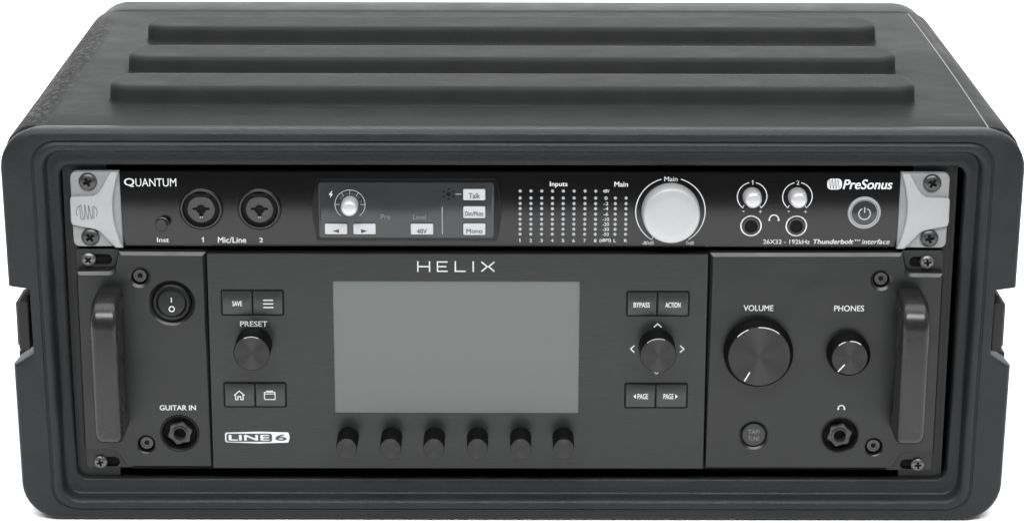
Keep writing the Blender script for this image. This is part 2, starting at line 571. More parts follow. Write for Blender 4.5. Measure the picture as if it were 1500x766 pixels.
# three raised ribs across the lid
def stadium(x0, x1, y0, y1, r, off, z, n=8):
    out = []
    r = max(0.5, r + off)
    x0, x1, y0, y1 = x0-off, x1+off, y0-off, y1+off
    for cx, cy, a0 in ((x1-r, y0+r, -90), (x1-r, y1-r, 0), (x0+r, y1-r, 90), (x0+r, y0+r, 180)):
        for k in range(n + 1):
            a = math.radians(a0 + 90*k/n)
            out.append((cx + r*math.cos(a), cy + r*math.sin(a), z))
    return out
for yf in (56.5, 132.0, 219.0):
    mb = MB()
    prof = [(1.6, 199.0), (1.2, 199.95), (0.7, 200.4), (0.3, 201.1), (0.08, 202.2), (0.0, 204.0), (-0.1, 208.4), (-0.35, 209.5), (-0.9, 210.4), (-1.8, 211.0), (-2.8, 211.25), (-5.5, 211.3)]
    mb.loft([stadium(CX-231, CX+231, yf, yf+38, 15, o_, z_) for o_, z_ in prof], True, True)
    mb.build('rib', 'rib', case, sharp=40)

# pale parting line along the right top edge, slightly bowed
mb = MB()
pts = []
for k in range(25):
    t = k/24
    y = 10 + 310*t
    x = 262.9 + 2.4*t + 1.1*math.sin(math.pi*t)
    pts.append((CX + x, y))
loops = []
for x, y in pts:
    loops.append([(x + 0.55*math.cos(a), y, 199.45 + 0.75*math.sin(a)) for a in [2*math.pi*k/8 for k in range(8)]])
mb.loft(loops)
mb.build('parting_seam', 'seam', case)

# latches seen in the side notches
for sgn in (-1, 1):
    mb = MB()
    X = lambda a: (CX - 0.9 + sgn*a)
    xa, xb = sorted((X(268.5), X(274.8)))
    mb.box(xa, xb, -10, 14, 76.0, 104.6, 1.2, 1.6)
    xa, xb = sorted((X(272.0), X(276.2)))
    mb.box(xa, xb, -6, 18, 77.4, 103.2, 1.0, 1.2)
    mb.build('latch', 'latch', case)
# rack rails
for sgn in (-1, 1):
    xa, xb = sorted((sgn*222.5, sgn*245.0))
    mb = MB()
    mb.box(xa, xb, 1.2, 3.2, -7, 186)
    xa, xb = sorted((sgn*245.1, sgn*247.0))
    mb.box(xa, xb, 1.2, 40, -7, 186)
    mb.build('rack_rail', 'rail', case)

# ------------------------------------------------------------------ shared hardware
def screw_head(parent, at, r, rot, mat='screw', h=2.2, washer=0.0):
    """domed Phillips screw, axis along y, at = centre of its seat"""
    x, y, z = at
    mb = MB()
    prof = [(r, y + 0.6), (r, y - 0.5)]
    for k in range(1, 7):
        a = k/7*math.pi/2
        prof.append((r*math.cos(a), y - 0.5 - h*math.sin(a)))
    prof.append((0.25*r, y - 0.5 - h))
    mb.lathe(prof, x, z, 32)
    s = mb.build('screw', mat, parent, at)
    c = MB()
    for a in (rot, rot + 90):
        ca, sa = math.cos(math.radians(a)), math.sin(math.radians(a))
        L_, W_ = 0.50*r, 0.155*r
        poly = [(x + u*ca - v*sa, z + u*sa + v*ca) for u, v in ((-L_, -W_), (L_, -W_), (L_, W_), (-L_, W_))]
        c = MB(); c.plate(poly, y - 8, y - 0.9)
        cut(s, c, 30)
    # the dark bottom of the cross
    d = MB()
    for a in (rot, rot + 90):
        ca, sa = math.cos(math.radians(a)), math.sin(math.radians(a))
        L_, W_ = 0.49*r, 0.15*r
        poly = [(x + u*ca - v*sa, z + u*sa + v*ca) for u, v in ((-L_, -W_), (L_, -W_), (L_, W_), (-L_, W_))]
        d.plate(poly, y - 1.0 - (0.02 if a == rot else 0.0), y - 0.7)
    d.build('cross_recess', 'black', s)
    return s

# ------------------------------------------------------------------ audio interface (upper unit)
QF = -3.0                       # front of the faceplate
unit = thing('audio_interface', 'slim black audio interface with silver end caps, mounted above the taller unit', 'audio interface', (0, 60, 134.7))
mb = MB(); mb.box(-218, 218, 0.0, 180, 135.4, 176.5)
mb.build('chassis', 'black', unit)
mb = MB(); mb.box(-220.5, 219.5, QF, -0.05, 134.8, 177.6, 0.5)
face = mb.build('faceplate', 'face_black', unit)
# end caps
for sgn in (-1, 1):
    k = sgn
    def P(*pts):
        pl = [(k*a, c) for a, c in pts]
        return pl if k > 0 else list(reversed(pl))
    ear = rounded(P((214.5, 135.1), (241.8, 134.9), (242.0, 177.6), (215.0, 177.7)), [0.5, 4.0, 3.6, 0.5] if k > 0 else [0.5, 3.6, 4.0, 0.5])
    mb = MB(); mb.plate(ear, -3.9, -0.02, 0.5)
    e = mb.build('rack_ear', 'silver_ear', unit)
    blk = [(219.6, 178.0), (224.4, 169.6), (226.6, 166.2), (229.4, 164.3), (241.8, 163.8), (242.4, 162.4), (242.5, 150.0), (241.9, 147.9), (229.8, 145.4), (227.2, 144.4), (218.4, 134.7), (214.3, 134.7)]
    # concave inner edge
    inner = []
    for q in range(1, 12):
        t = q/12
        z = 134.7 + (178.0-134.7)*t
        x = 214.4 + 0.9*t + 4.3*math.sin(math.pi*min(1, t*1.02))**0.9
        inner.append((x, z))
    pl = P(*(blk + inner + [(215.3, 178.0)]))
    mb = MB(); mb.plate(pl, -6.2, -3.0, 0.9, 3)
    cap = mb.build('end_cap', 'silver', unit)
    for zz in (172.3, 140.6):
        screw_head(unit, (k*232.3, -4.0, zz), 5.0, random.choice((12, 38, 25, 60)), h=2.0)
    if k < 0:
        lg = MB()
        yq = -6.2
        lx, lz, hw, hh = -233.4, 155.4, 6.3, 4.7
        lg.stroke([(lx-5.2, lz-2.2), (lx-5.8, lz), (lx-5.0, lz+2.8), (lx-3.8, lz+3.6), (lx-3.4, lz-3.6), (lx-2.4, lz-4.4)], 0.55, yq)
        for q, xx in enumerate((-1.9, 0.2, 2.3)):
            lg.stroke([(lx+xx-1.1, lz+4.4-.3*q), (lx+xx-0.7, lz+1.2), (lx+xx+0.1, lz-4.3+.25*q), (lx+xx+0.7, lz-3.6), (lx+xx+1.0, lz+4.2-.4*q)], 0.5, yq)
        lg.stroke([(lx+3.8, lz-3.9), (lx+4.2, lz+3.4), (lx+5.4, lz+2.0), (lx+5.8, lz), (lx+5.3, lz-2.6)], 0.5, yq)
        lg.build('engraved_logo', 'engrave', cap)

# lettering on the faceplate
Y = QF - 0.01
text('Q', -212.6, -206.9, 168.9, 173.9, Y, unit, bold=0.018)
text('UANTUM', -206.3, -183.9, 169.2, 173.8, Y, unit, bold=-0.006)
text('Inst', -195.7, -189.1, 137.2, 140.0, Y, unit, bold=0.018)
figure_one(-170.1, 137.2, 139.9, Y, unit, 0.55)
text('Mic/Line', -162.0, -146.3, 136.9, 140.3, Y, unit, bold=0.018)
text('2', -139.1, -137.0, 137.2, 139.9, Y, unit, bold=0.018)

def simple_knob(parent, name, base, length, r0, r1, side_mat, cap_mat, dome=0.8, n=56):
    x, y, z = base
    mb = MB()
    mb.lathe([(r0, y + 0.3), (r0, y - 0.25*length), (r1 + 0.15, y - 0.9*length), (r1, y - length + 0.5), (r1 - 0.3, y - length + 0.2), (0.3*r1, y - length + 0.2)], x, z, n)
    k = mb.build(name, side_mat, parent, base)
    mb = MB()
    rc = r1 - 0.25
    prof = [(rc, y - length + 0.25), (rc, y - length - 0.05)]
    for q in range(1, 6):
        a = q/6*math.pi/2
        prof.append((rc*math.cos(a)**0.55, y - length - 0.05 - dome*math.sin(a)))
    mb.lathe(prof, x, z, n)
    mb.build('knob_cap', cap_mat, k, (x, y - length, z))
    return k

# instrument button
mb = MB(); mb.lathe([(3.9, -2.9), (3.9, -4.0), (3.5, -4.3), (3.4, -4.3), (3.3, -7.6), (2.9, -8.0)], -192.5, 147.9, 36)
mb.build('push_button', 'key', unit)

# combo sockets
def combo(parent, x, z, y):
    mb = MB()
    mb.lathe([(9.6, y + 0.4), (9.6, y - 0.5), (10.2, y - 1.5), (10.9, y - 1.6), (11.6, y - 1.3), (12.1, y - 0.6), (12.2, y + 0.4)], x, z, 56, False, False)
    s = mb.build('combo_socket', 'gloss_black', parent, (x, y, z))
    mb = MB(); mb.arc(x, z, 10.75, 0, 360, 0.75, y - 1.58, 0.12, 64)
    mb.build('trim_ring', 'jack_metal', s)
    mb = MB(); mb.lathe([(9.7, y + 0.3), (9.7, y - 0.05)], x, z, 48)
    mb.build('socket_well', 'black', s)
    mb = MB(); mb.lathe([(7.6, y - 0.05), (7.6, y - 0.75), (7.2, y - 1.05), (2, y - 1.05)], x, z - 0.3, 48)
    core = mb.build('socket_core', 'socket_plastic', s)
    c = MB(); c.lathe([(2.7, y + 2), (2.7, y - 4)], x, z - 0.2, 32); cut(core, c)
    c = MB(); c.box(x - 4.7, x + 4.7, y - 4, y + 2, z - 0.6, z + 0.9, 0, 0.6); cut(core, c)
    c = MB(); c.box(x - 1.2, x + 1.2, y - 4, y + 2, z - 4.1, z - 1, 0, 0.3); cut(core, c)
    mb = MB(); mb.plate([(x-5.2, z+9.1), (x+5.2, z+9.1), (x+4.6, z+6.8), (x+2, z+7.4), (x-2, z+7.4), (x-4.6, z+6.8)][::-1], y - 1.75, y - 0.1, 0.2)
    mb.build('release_tab', 'black', s)
    mb = MB(); mb.box(x - 0.9, x - 0.25, y - 1.2, y - 1.0, z - 4.9, z - 4.4); mb.box(x + 0.25, x + 0.9, y - 1.2, y - 1.0, z - 4.9, z - 4.4)
    mb.build('marking', 'ink_grey', core)
    return s
cs = combo(unit, -170.6, 156.6, QF)
dup(cs, unit, (-138.4, QF, 156.6))

# display block
pl = [(-106.9, 138.4)] + [(-107.0 - 2.3*math.sin(math.pi*t), 139.5 + 33.2*t) for t in [k/10 for k in range(11)]] + [(-106.4, 173.6), (-8.0, 173.9)] + [(-7.0 + 2.2*math.sin(math.pi*t), 173.0 - 33.5*t) for t in [k/10 for k in range(11)]] + [(-7.8, 138.5)]
mb = MB(); mb.plate(pl[::-1], QF - 1.2, QF + 0.2, 0.5)
disp = mb.build('display', 'gloss_black', unit)
mb = MB(); mb.box(-105.6, -8.9, QF - 1.75, QF - 1.0, 140.4, 172.0, 0.35, 1.5)
mb.build('display_panel', 'panel_glass', disp)
YD = QF - 1.76
k = simple_knob(disp, 'rotary_knob', (-88.3, YD, 159.8), 9.0, 4.7, 4.5, 'knob_skirt', 'knob_chrome', 1.6)
mb = MB(); mb.arc(-88.3, 159.6, 8.3, -52, 232, 0.32, YD)
for a in (180, 125, 90, 55, 0):
    ca, sa = math.cos(math.radians(a)), math.sin(math.radians(a))
    mb.stroke([(-88.3 + 5.6*ca, 159.6 + 5.6*sa), (-88.3 + 8.2*ca, 159.6 + 8.2*sa)], 0.25, YD - 0.005)
mb.build('dial_ring', 'ink_grey', disp)
mb = MB()
for a in (20, 38, 72, 105, 140):
    mb.arc(-88.3, 159.6, 6.1, a - 12, a + 12, 1.5, YD - 0.002, 0.03, 8)
mb.build('dial_marks', 'ink_dark', disp)
def key(parent, x0, x1, z0, z1, y, mat='button_white', h=1.3, r=0.7, name='button'):
    mb = MB(); mb.box(x0, x1, y - h, y + 0.2, z0, z1, 0.35, r)
    return mb.build(name, mat, parent)
YK = YD - 1.31
b1 = key(disp, -102.4, -90.0, 142.8, 148.7, YD)
mb = MB(); mb.plate([(-98.2, 144.7), (-94.5, 143.6), (-94.5, 145.8)], YK - 0.05, YK); mb.build('arrow_mark', 'ink_dark', b1)
b2 = key(disp, -86.6, -74.3, 142.8, 148.7, YD)
mb = MB(); mb.plate([(-82.4, 143.6), (-78.8, 144.7), (-82.4, 145.8)], YK - 0.05, YK); mb.build('arrow_mark', 'ink_dark', b2)
b3 = key(disp, -54.9, -42.5, 142.7, 148.7, YD); text('48V', -51.5, -46.0, 143.3, 146.0, YK, b3, 'ink_dark', bold=0.02)
b4 = key(disp, -25.9, -13.7, 162.4, 168.6, YD); text('Talk', -22.8, -16.6, 163.5, 166.6, YK, b4, 'ink_dark', bold=0.02)
b5 = key(disp, -25.9, -13.7, 152.2, 158.7, YD); text('Dim/Mute', -24.9, -14.8, 153.5, 156.2, YK, b5, 'ink_dark', bold=0.015)
b6 = key(disp, -25.9, -13.7, 142.5, 148.9, YD); text('Mono', -24.2, -15.3, 143.5, 146.2, YK, b6, 'ink_dark', bold=0.02)
text('Pre', -71.4, -66.2, 151.2, 154.0, YD, disp, 'ink_dim')
text('Level', -53.5, -46.5, 151.0, 154.0, YD, disp, 'ink_dim')
mb = MB()
for q in range(6):
    a = math.radians(90 + 60*q)
    mb.lathe([(0.62, YD + 0.02), (0.62, YD - 0.05)], -34.0 + 2.95*math.cos(a), 165.7 + 2.95*math.sin(a), 14)
mb.lathe([(1.25, YD + 0.02), (1.25, YD - 0.05)], -34.0, 165.7, 20)
mb.build('microphone_grille', 'black', disp)
mb = MB(); mb.stroke([(-30.2, 165.6), (-26.9, 165.6)], 0.3, YD); mb.stroke([(-37.5, 158.3), (-37.5, 142.6)], 0.3, YD); mb.build('guide_line', 'ink_grey', disp)
mb = MB(); mb.plate([(-98.2, 167.3), (-100.0, 165.1), (-98.8, 165.1), (-99.4, 163.2), (-97.6, 165.6), (-98.7, 165.6), (-97.9, 167.3)], YD - 0.06, YD); mb.build('power_mark', 'ink', disp)

# level meters
leds_x = [5.5, 11.45, 17.4, 23.35, 29.3, 35.25, 41.3, 47.2]
leds_z = [167.0, 163.0, 159.8, 156.9, 153.8, 150.8, 148.0, 145.1, 142.2]
mb = MB(); mb.lathe([(0.92, QF + 0.1), (0.92, QF - 0.12), (0.7, QF - 0.5), (0.35, QF - 0.65)], 0, 0, 16)
led = None
for xi, x in enumerate(leds_x + [58.1, 64.0]):
    for zi, z in enumerate(leds_z):
        if xi >= 8 and zi == 0: continue
        if led is None:
            led = link('indicator_light', mb.mesh('indicator_light', (0, QF, 0)), 'led', unit, (x, QF, z))
        else:
            dup(led, unit, (x, QF, z))
for i, x in enumerate(leds_x):
    if i == 0: figure_one(x, 137.6, 139.5, Y, unit, 0.4)
    else: text(str(i+1), x - 0.7, x + 0.7, 137.6, 139.5, Y, unit, bold=0.004)
text('L', 57.4, 58.8, 137.6, 139.5, Y, unit, bold=0.004)
text('R', 63.2, 64.9, 137.6, 139.5, Y, unit, bold=0.004)
for i, (s, z) in enumerate(zip(['48V', '0', '-2', '-4', '-6', '-10', '-20', '-30', '-50'], leds_z)):
    wd = {1: 0.8, 2: 1.3, 3: 1.8}[len(s)]
    text(s, 52.9 - wd, 52.9 + wd, z - 0.95, z + 0.95, Y, unit, bold=0.004)
text('(dBFS)', 49.6, 55.9, 137.3, 139.7, Y, unit, bold=0.015)
text('Inputs', 21.8, 31.6, 168.9, 172.4, Y, unit, bold=0.018)
text('Main', 57.4, 64.9, 169.5, 172.4, Y, unit, bold=0.018)

# main knob
mb = MB(); mb.arc(88.6, 155.4, 19.2, 106, 238, 0.55, Y, 0.06); mb.arc(88.6, 155.4, 19.2, -58, 74, 0.55, Y, 0.06)
a = math.radians(238)
mb.stroke([(88.6 + 19.2*math.cos(a), 155.4 + 19.2*math.sin(a)), (88.6 + 17.6*math.cos(a) + 0.3, 155.4 + 17.6*math.sin(a) + 0.8)], 0.5, Y - 0.002)
mb.build('dial_ring', 'ink', unit)
mk = MB(); mk.lathe([(16.1, QF + 0.3), (16.1, QF - 2), (15.7, QF - 9.3), (15.3, QF - 9.9), (14.9, QF - 10.1), (4, QF - 10.1)], 88.6, 155.6, 80)
k = mk.build('volume_knob', 'knob_skirt', unit, (88.6, QF, 155.6))
mk = MB(); mk.lathe([(15.25, QF - 9.8), (15.3, QF - 10.3), (15.0, QF - 10.7), (14.2, QF - 11.0), (10, QF - 11.15), (3, QF - 11.2)], 88.6, 155.6, 80)
mk.build('knob_cap', 'knob_silver', k, (88.6, QF - 10, 155.6))
text('Main', 84.8, 92.2, 172.6, 175.3, Y, unit, bold=0.018)
text('-80dB', 73.2, 79.9, 136.2, 138.3, Y, unit, bold=0.015)
text('0dB', 97.6, 102.1, 136.2, 138.3, Y, unit, bold=0.015)

# headphone volume knobs and sockets
for i, (x, xj) in enumerate(((133.5, 133.4), (158.5, 158.5))):
    mb = MB(); mb.arc(x, 164.0, 8.15, 103, 232, 0.5, Y, 0.06); mb.arc(x, 164.0, 8.15, -52, 77, 0.5, Y, 0.06)
    for a in (232, -52):
        a = math.radians(a)
        mb.stroke([(x + 8.15*math.cos(a), 164 + 8.15*math.sin(a)), (x + 7.0*math.cos(a), 164 + 7.0*math.sin(a) + 0.6)], 0.45, Y - 0.002)
    mb.build('dial_ring', 'ink', unit)
    if i == 0: figure_one(x + 0.2, 170.8, 173.1, Y, unit, 0.45)
    else: text('2', x - 0.8, x + 0.8, 170.8, 173.1, Y, unit, bold=0.004)
    k = simple_knob(unit, 'phones_knob', (x - 0.1, QF, 164.1), 8.0, 5.2, 4.6, 'knob_skirt', 'knob_chrome', 1.6)
    mb = MB(); a = math.radians(50)
    mb.stroke([(x + 3.6*math.cos(a), 164.4 + 4.6*math.sin(a)), (x + 4.3*math.cos(a), 164.4 + 5.4*math.sin(a))], 0.5, QF - 7.9, 0.2)
    mb.build('pointer', 'ink', k)
    text('-', x - 5.1, x - 3.9, 155.3, 155.8, Y, unit, bold=0.004)
    text('+', x + 3.9, x + 5.7, 154.5, 156.3, Y, unit, bold=0.004)
    mb = MB()
    mb.lathe([(3.6, QF + 0.3), (3.6, QF - 0.7), (4.3, QF - 0.9), (4.9, QF - 0.7), (5.1, QF + 0.3)], xj, 147.2, 40, False, False)
    j = mb.build('headphone_socket', 'jack_metal', unit, (xj, QF, 147.2))
    mb = MB(); mb.arc(xj, 147.2, 5.6, 0, 360, 0.75, Y, 0.08, 48); mb.build('socket_ring', 'ink', j)
    mb = MB(); mb.lathe([(3.7, QF + 0.3), (3.7, QF - 0.1)], xj, 147.2, 32); mb.build('socket_hole', 'black', j)
def phones_icon(x, z, r, wd, y, parent, mat='ink'):
    mb = MB()
    mb.arc(x, z, r, -5, 185, wd, y, 0.08, 24)
    for s in (-1, 1):
        mb.lathe([(wd*0.95, y), (wd*0.95, y - 0.09)], x + s*r, z - wd*0.5, 18)
    return mb.build('headphone_icon', mat, parent)
phones_icon(146.0, 150.9, 2.55, 0.6, Y, unit)
text('26X32 - 192kHz', 140.4, 166.3, 136.8, 139.3, Y, unit, bold=0.01)
text('Thunderbolt', 168.2, 190.6, 136.8, 139.5, Y, unit, bold=0.03, shear=0.22)
text('TM', 190.9, 194.2, 138.3, 139.4, Y, unit, bold=0.004)
text('interface', 195.2, 210.6, 136.8, 139.6, Y, unit, bold=0.01, shear=0.22)
text('PreSonus', 183.3, 210.7, 168.3, 173.9, Y, unit, bold=0.03, shear=0.22)
# wave emblem left of the name: white rounded badge with dark wave strokes
mb = MB(); mb.plate(rrect(174.7, 182.8, 168.1, 174.3, 2.3), Y - 0.05, Y); bdg = mb.build('logo_badge', 'ink', unit)
mb = MB()
for q, xx in enumerate((-2.5, -0.9, 0.7, 2.3)):
    mb.stroke([(178.75 + xx - 0.5, 174.2 - 0.3*(q in (0, 3))), (178.75 + xx + 0.3, 168.3 + 0.3*(q in (0, 3)))], 0.32, Y - 0.05, 0.05)
    if q < 3: mb.stroke([(178.75 + xx + 0.35, 168.6), (178.75 + xx + 0.75, 173.4)], 0.22, Y - 0.053, 0.05)
mb.build('wave_mark', 'ink_dark', bdg)
# power button
mb = MB(); mb.lathe([(7.0, QF + 0.3), (7.0, QF - 0.9), (7.7, QF - 1.4), (8.8, QF - 1.2), (9.1, QF - 0.6), (9.3, QF + 0.3)], 195.8, 154.9, 56, False, False)
pw = mb.build('power_button', 'silver', unit)
mb = MB(); mb.arc(195.8, 154.9, 7.75, 0, 360, 0.28, QF - 1.42, 0.05, 56); mb.build('button_groove', 'ink_dark', pw)
mb = MB(); mb.lathe([(6.95, QF + 0.2), (6.95, QF - 1.0), (6.3, QF - 1.3), (2, QF - 1.4)], 195.8, 154.9, 48)
pc = mb.build('button_face', 'panel_glass', pw)
mb = MB(); mb.arc(195.8, 154.6, 3.2, 115, 425, 0.6, QF - 1.42, 0.06, 36); mb.stroke([(195.8, 155.2), (195.8, 158.4)], 0.6, QF - 1.425, 0.06); mb.build('power_icon', 'ink_grey', pc)

# ------------------------------------------------------------------ effects processor (lower unit)
fx = thing('effects_processor', 'charcoal guitar effects processor with large grey screen and two carry handles', 'guitar processor', (0, 60, 0.4))
mb = MB(); mb.box(-216, 216, 0.0, 200, 1.5, 131.5); mb.build('chassis', 'black', fx)
# lower ear feet reach a little below the sections
HF = -8.0
secL = rounded([(-168.9, 5.6), (-168.4, 132.8), (-216.9, 133.0), (-219.6, 121.6), (-240.6, 121.4), (-240.8, 15.6), (-223.0, 15.4), (-217.6, 5.6)],
               [0, 0, 1.0, 4.5, 0.3, 0.3, 5.0, 1.0])[::-1]
secR = rounded([(110.9, 5.2), (217.4, 5.2), (222.8, 14.7), (240.8, 14.8), (240.6, 121.0), (220.4, 121.2), (217.9, 133.0), (110.6, 132.8)],
               [0, 1.0, 5.0, 0.3, 0.3, 4.5, 1.0, 0])
mb = MB(); mb.plate(secL, HF, -2.05, chamfer=(2.3, 1.5)); left_sec = mb.build('side_panel', 'face_side', fx)
mb = MB(); mb.plate(secR, HF, -2.05, chamfer=(2.3, 1.5)); right_sec = mb.build('side_panel', 'face_side', fx)
def hole(o, x, z, r, ch, deep=HF + 5.2, n=48, dz=0.0):
    c = MB(); c.lathe([(r, deep), (r, HF + 0.7*ch), (r + ch, HF), (r + ch + 0.85, HF - 0.6)], x, z, n)
    cut(o, c)
hole(left_sec, -205.6, 118.4, 4.7, 1.5)
hole(left_sec, -188.3, 103.4, 11.0, 2.2)
hole(left_sec, -205.7, 19.4, 5.0, 0.7)
hole(left_sec, -186.6, 26.0, 10.6, 0.6)
hole(right_sec, 206.3, 117.4, 4.7, 1.5)
hole(right_sec, 206.5, 18.3, 5.0, 0.8)
hole(right_sec, 187.0, 25.4, 10.2, 0.6)
hole(right_sec, 138.2, 25.3, 7.4, 1.3)
# recess floors and set screws
for sec, x, z in ((left_sec, -205.6, 118.6), (left_sec, -205.7, 19.4), (right_sec, 206.3, 117.6), (right_sec, 206.5, 18.3)):
    mb = MB(); mb.lathe([(5.0, -2.6), (5.0, -2.9)], x, z, 32); mb.build('screw_recess', 'black', fx)
    mb = MB(); mb.lathe([(3.9, -2.8), (3.9, -5.4), (3.5, -5.9), (2.6, -5.9), (2.4, -5.6), (1.5, -5.6), (1.3, -4.6)], x, z, 32)
    s = mb.build('set_screw', 'screw', fx)
    mb = MB(); mb.lathe([(1.35, -4.5), (1.35, -4.75)], x, z, 6); mb.build('hex_recess', 'black', s)
# rack screws in slotted ears
for x, z, sl, rot in ((-234.2, 127.1, 10.3, 40), (232.1, 126.3, -7.0, 8), (-233.0, 6.6, 8.2, 15), (232.8, 5.6, -7.2, 5)):
    x0, x1 = sorted((x, x + sl*0.95))
    c = MB(); c.plate(rrect(x0 - 3.2, x1 + 3.2, z - 3.0, z + 3.0, 2.9), -5, 3.0)
    xi, xo = (-214.5, -241.0) if x < 0 else (214.5, 240.9)
    xa, xb = sorted((xi, xo))
    mb = MB(); mb.box(xa, xb, -2.3, -0.05, (z - 3.6 if z < 15 else z - 7.5), (z + 10.5 if z < 15 else 133.0), 0.25, 1.6)
    tab = mb.build('rack_ear', 'face_side', fx)
    cut(tab, c)
    mb = MB(); mb.plate(rrect(x0 - 3.4, x1 + 3.4, z - 3.2, z + 3.2, 3.1), 0.1, 0.5); mb.build('slot_shade_plate', 'black', tab)  # black plate stands in for the shade inside the slot
    screw_head(fx, (x, -2.5, z), 4.1, rot, 'screw_light', h=1.8)

# rocker switch
mb = MB(); mb.lathe([(8.0, -3), (8.0, HF - 0.5), (8.8, HF - 1.5), (9.8, HF - 1.4), (10.6, HF - 0.4), (10.9, -3)], -188.3, 103.7, 56, False, False)
sw = mb.build('rocker_switch', 'gloss_black', fx)
mb = MB()
loops = []
for r, dy in ((7.9, 4.0), (7.9, 0.9), (7.4, 0.35), (2.0, 0.0)):
    loops.append([(-188.3 + r*math.cos(2*math.pi*k/48), HF + 0.6 + dy - 0.16*(-r*math.sin(2*math.pi*k/48)) - 0.9, 103.7 + r*math.sin(2*math.pi*k/48)) for k in range(48)])
mb.loft(loops)
rk = mb.build('rocker', 'key', sw)
def ytilt(z): return HF - 0.32 + 0.16*(z - 103.7) - 0.06
mb = MB(); mb.box(-188.6, -188.05, ytilt(105.2) - 0.35, ytilt(105.2) + 0.3, 103.9, 106.6)
mb.build('on_mark', 'ink', rk)
mb = MB(); mb.arc(-188.2, 100.3, 1.45, 0, 360, 0.6, ytilt(100.3) - 0.2, 0.25, 32)
mb.build('off_mark', 'ink', rk)

# quarter inch sockets
def jack(parent, x, z):
    mb = MB(); mb.lathe([(9.0, -2.6), (9.0, HF + 2.6), (9.6, HF + 0.3), (10.3, HF - 0.5), (10.7, HF - 0.45), (11.0, HF + 0.2), (10.6, -2.6)], x, z, 56, False, False)
    j = mb.build('jack_socket', 'gloss_black', parent, (x, HF, z))
    mb = MB(); mb.lathe([(9.3, -2.6), (9.3, -3.0)], x, z, 48); mb.build('socket_well', 'black', j)
    mb = MB()
    poly = []
    for k in range(12):
        a = math.radians(30*k + 15)
        r = 7.5 if k % 2 == 0 else 6.0
        poly.append((x + r*math.cos(a), z - 0.6 + r*math.sin(a)))
    mb.plate(rounded(poly, 1.3, 4), -6.6, -2.8, 0.6)
    nut = mb.build('socket_nut', 'jack_metal', j)
    mb = MB(); mb.lathe([(3.5, -6.4), (3.5, -7.4), (4.0, -7.6), (4.5, -7.4), (4.7, -6.4)], x, z - 0.6, 40, False, False); mb.build('socket_collar', 'jack_metal', j)
    c = MB(); c.lathe([(3.5, 1), (3.5, -12)], x, z - 0.6, 32); cut(nut, c)
    return j
j1 = jack(fx, -186.6, 26.0)
dup(j1, fx, (187.0, HF, 25.4))
Yh = HF - 0.01
text('GUITAR IN', -197.3, -176.9, 39.9, 43.0, Yh, fx, 'ink', bold=0.02)
text('VOLUME', 130.2, 146.8, 99.3, 102.7, Yh, fx, 'ink', bold=0.012)
text('PHONES', 180.7, 197.4, 99.2, 102.6, Yh, fx, 'ink', bold=0.012)
phones_icon(187.1, 41.6, 1.75, 0.62, Yh, fx)

# carry handles: thick rounded bar standing off the panel on two legs
def corner(cy, cz, r, a0, a1, n=8):
    return [(cy + r*math.cos(math.radians(a0 + (a1-a0)*k/n)), cz + r*math.sin(math.radians(a0 + (a1-a0)*k/n))) for k in range(n + 1)]
def handle(x0, x1):
    zt, zb, yb_, yf = 112.4, 29.0, HF + 0.8, HF - 30.0
    ro, rb, ri = 15.5, 9.0, 3.0
    th, leg = 23.0, 13.0
    prof = [(yb_, zt)] + corner(yf + ro, zt - ro, ro, 90, 180) + corner(yf + rb, zb + rb, rb, 180, 270) + [(yb_, zb), (yb_, zb + leg)]
    prof += corner(yf + th + ri, zb + leg + ri, ri, 270, 180, 4) + corner(yf + th + ri, zt - leg - ri, ri, 180, 90, 4) + [(yb_, zt - leg)]
    b = 3.6
    out = []
    for k in range(6):
        a = k/5*math.pi/2            # 0: end face, pi/2: full outline
        out.append((x0 + b*(1 - math.cos(a)) , b*(1 - math.sin(a))))
    for k in range(5, -1, -1):
        a = k/5*math.pi/2
        out.append((x1 - b*(1 - math.cos(a)), b*(1 - math.sin(a))))
    return MB().loft([[(x, y, z) for y, z in (offset(prof, o_) if o_ > 1e-6 else prof)] for x, o_ in out])
handle(-229.6, -214.8).build('carry_handle', 'handle', fx, sharp=60)
handle(214.6, 229.9).build('carry_handle', 'handle', fx, sharp=60)

# turned knobs
def turned_knob(parent, name, base, length, r0, r1, arcs=(), pointer=None, n=64):
    x, y, z = base
    mb = MB(); mb.lathe([(r0, y + 0.4), (r0, y - 0.6*length), (r1 + 0.1, y - length + 0.6), (r1, y - length + 0.2), (r1 - 0.6, y - length + 0.2)], x, z, n)
    k = mb.build(name, 'rubber', parent, base)
    mb = MB(); mb.lathe([(r1 - 0.05, y - length + 0.25), (r1 - 0.05, y - length), (r1 - 0.45, y - length - 0.35), (r1*0.5, y - length - 0.35), (0.4, y - length - 0.35)], x, z, n)
    mb.build('knob_cap', 'turned', k, (x, y - length, z))
    if arcs:  # highlight arcs painted along the upper rim of the cap
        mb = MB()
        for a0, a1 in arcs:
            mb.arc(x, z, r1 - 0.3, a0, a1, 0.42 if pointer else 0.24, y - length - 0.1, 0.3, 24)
        mb.build('rim_highlight', 'rim_highlight', k)
    if pointer:
        mb = MB(); mb.stroke([(x + a, z + c) for a, c in pointer], 0.75, y - length - 0.36, 0.06)
        mb.build('pointer', 'ink', k)
    return k
turned_knob(fx, 'main_volume_knob', (138.9, HF, 75.9), 10.0, 19.3, 17.4, ((113, 137), (52, 94)), [(-5.2, -9.2), (-8.0, -14.4)])
turned_knob(fx, 'phones_knob', (189.3, HF, 75.2), 10.0, 12.0, 10.1, ((107, 132), (54, 92)), [(-2.8, -3.8), (-6.4, -8.0)])
mb = MB(); mb.lathe([(6.6, -3.0), (6.6, HF + 0.3), (6.2, HF - 0.2), (2, HF - 0.25)], 138.2, 25.4, 48); tap = mb.build('tap_button', 'tap', fx)
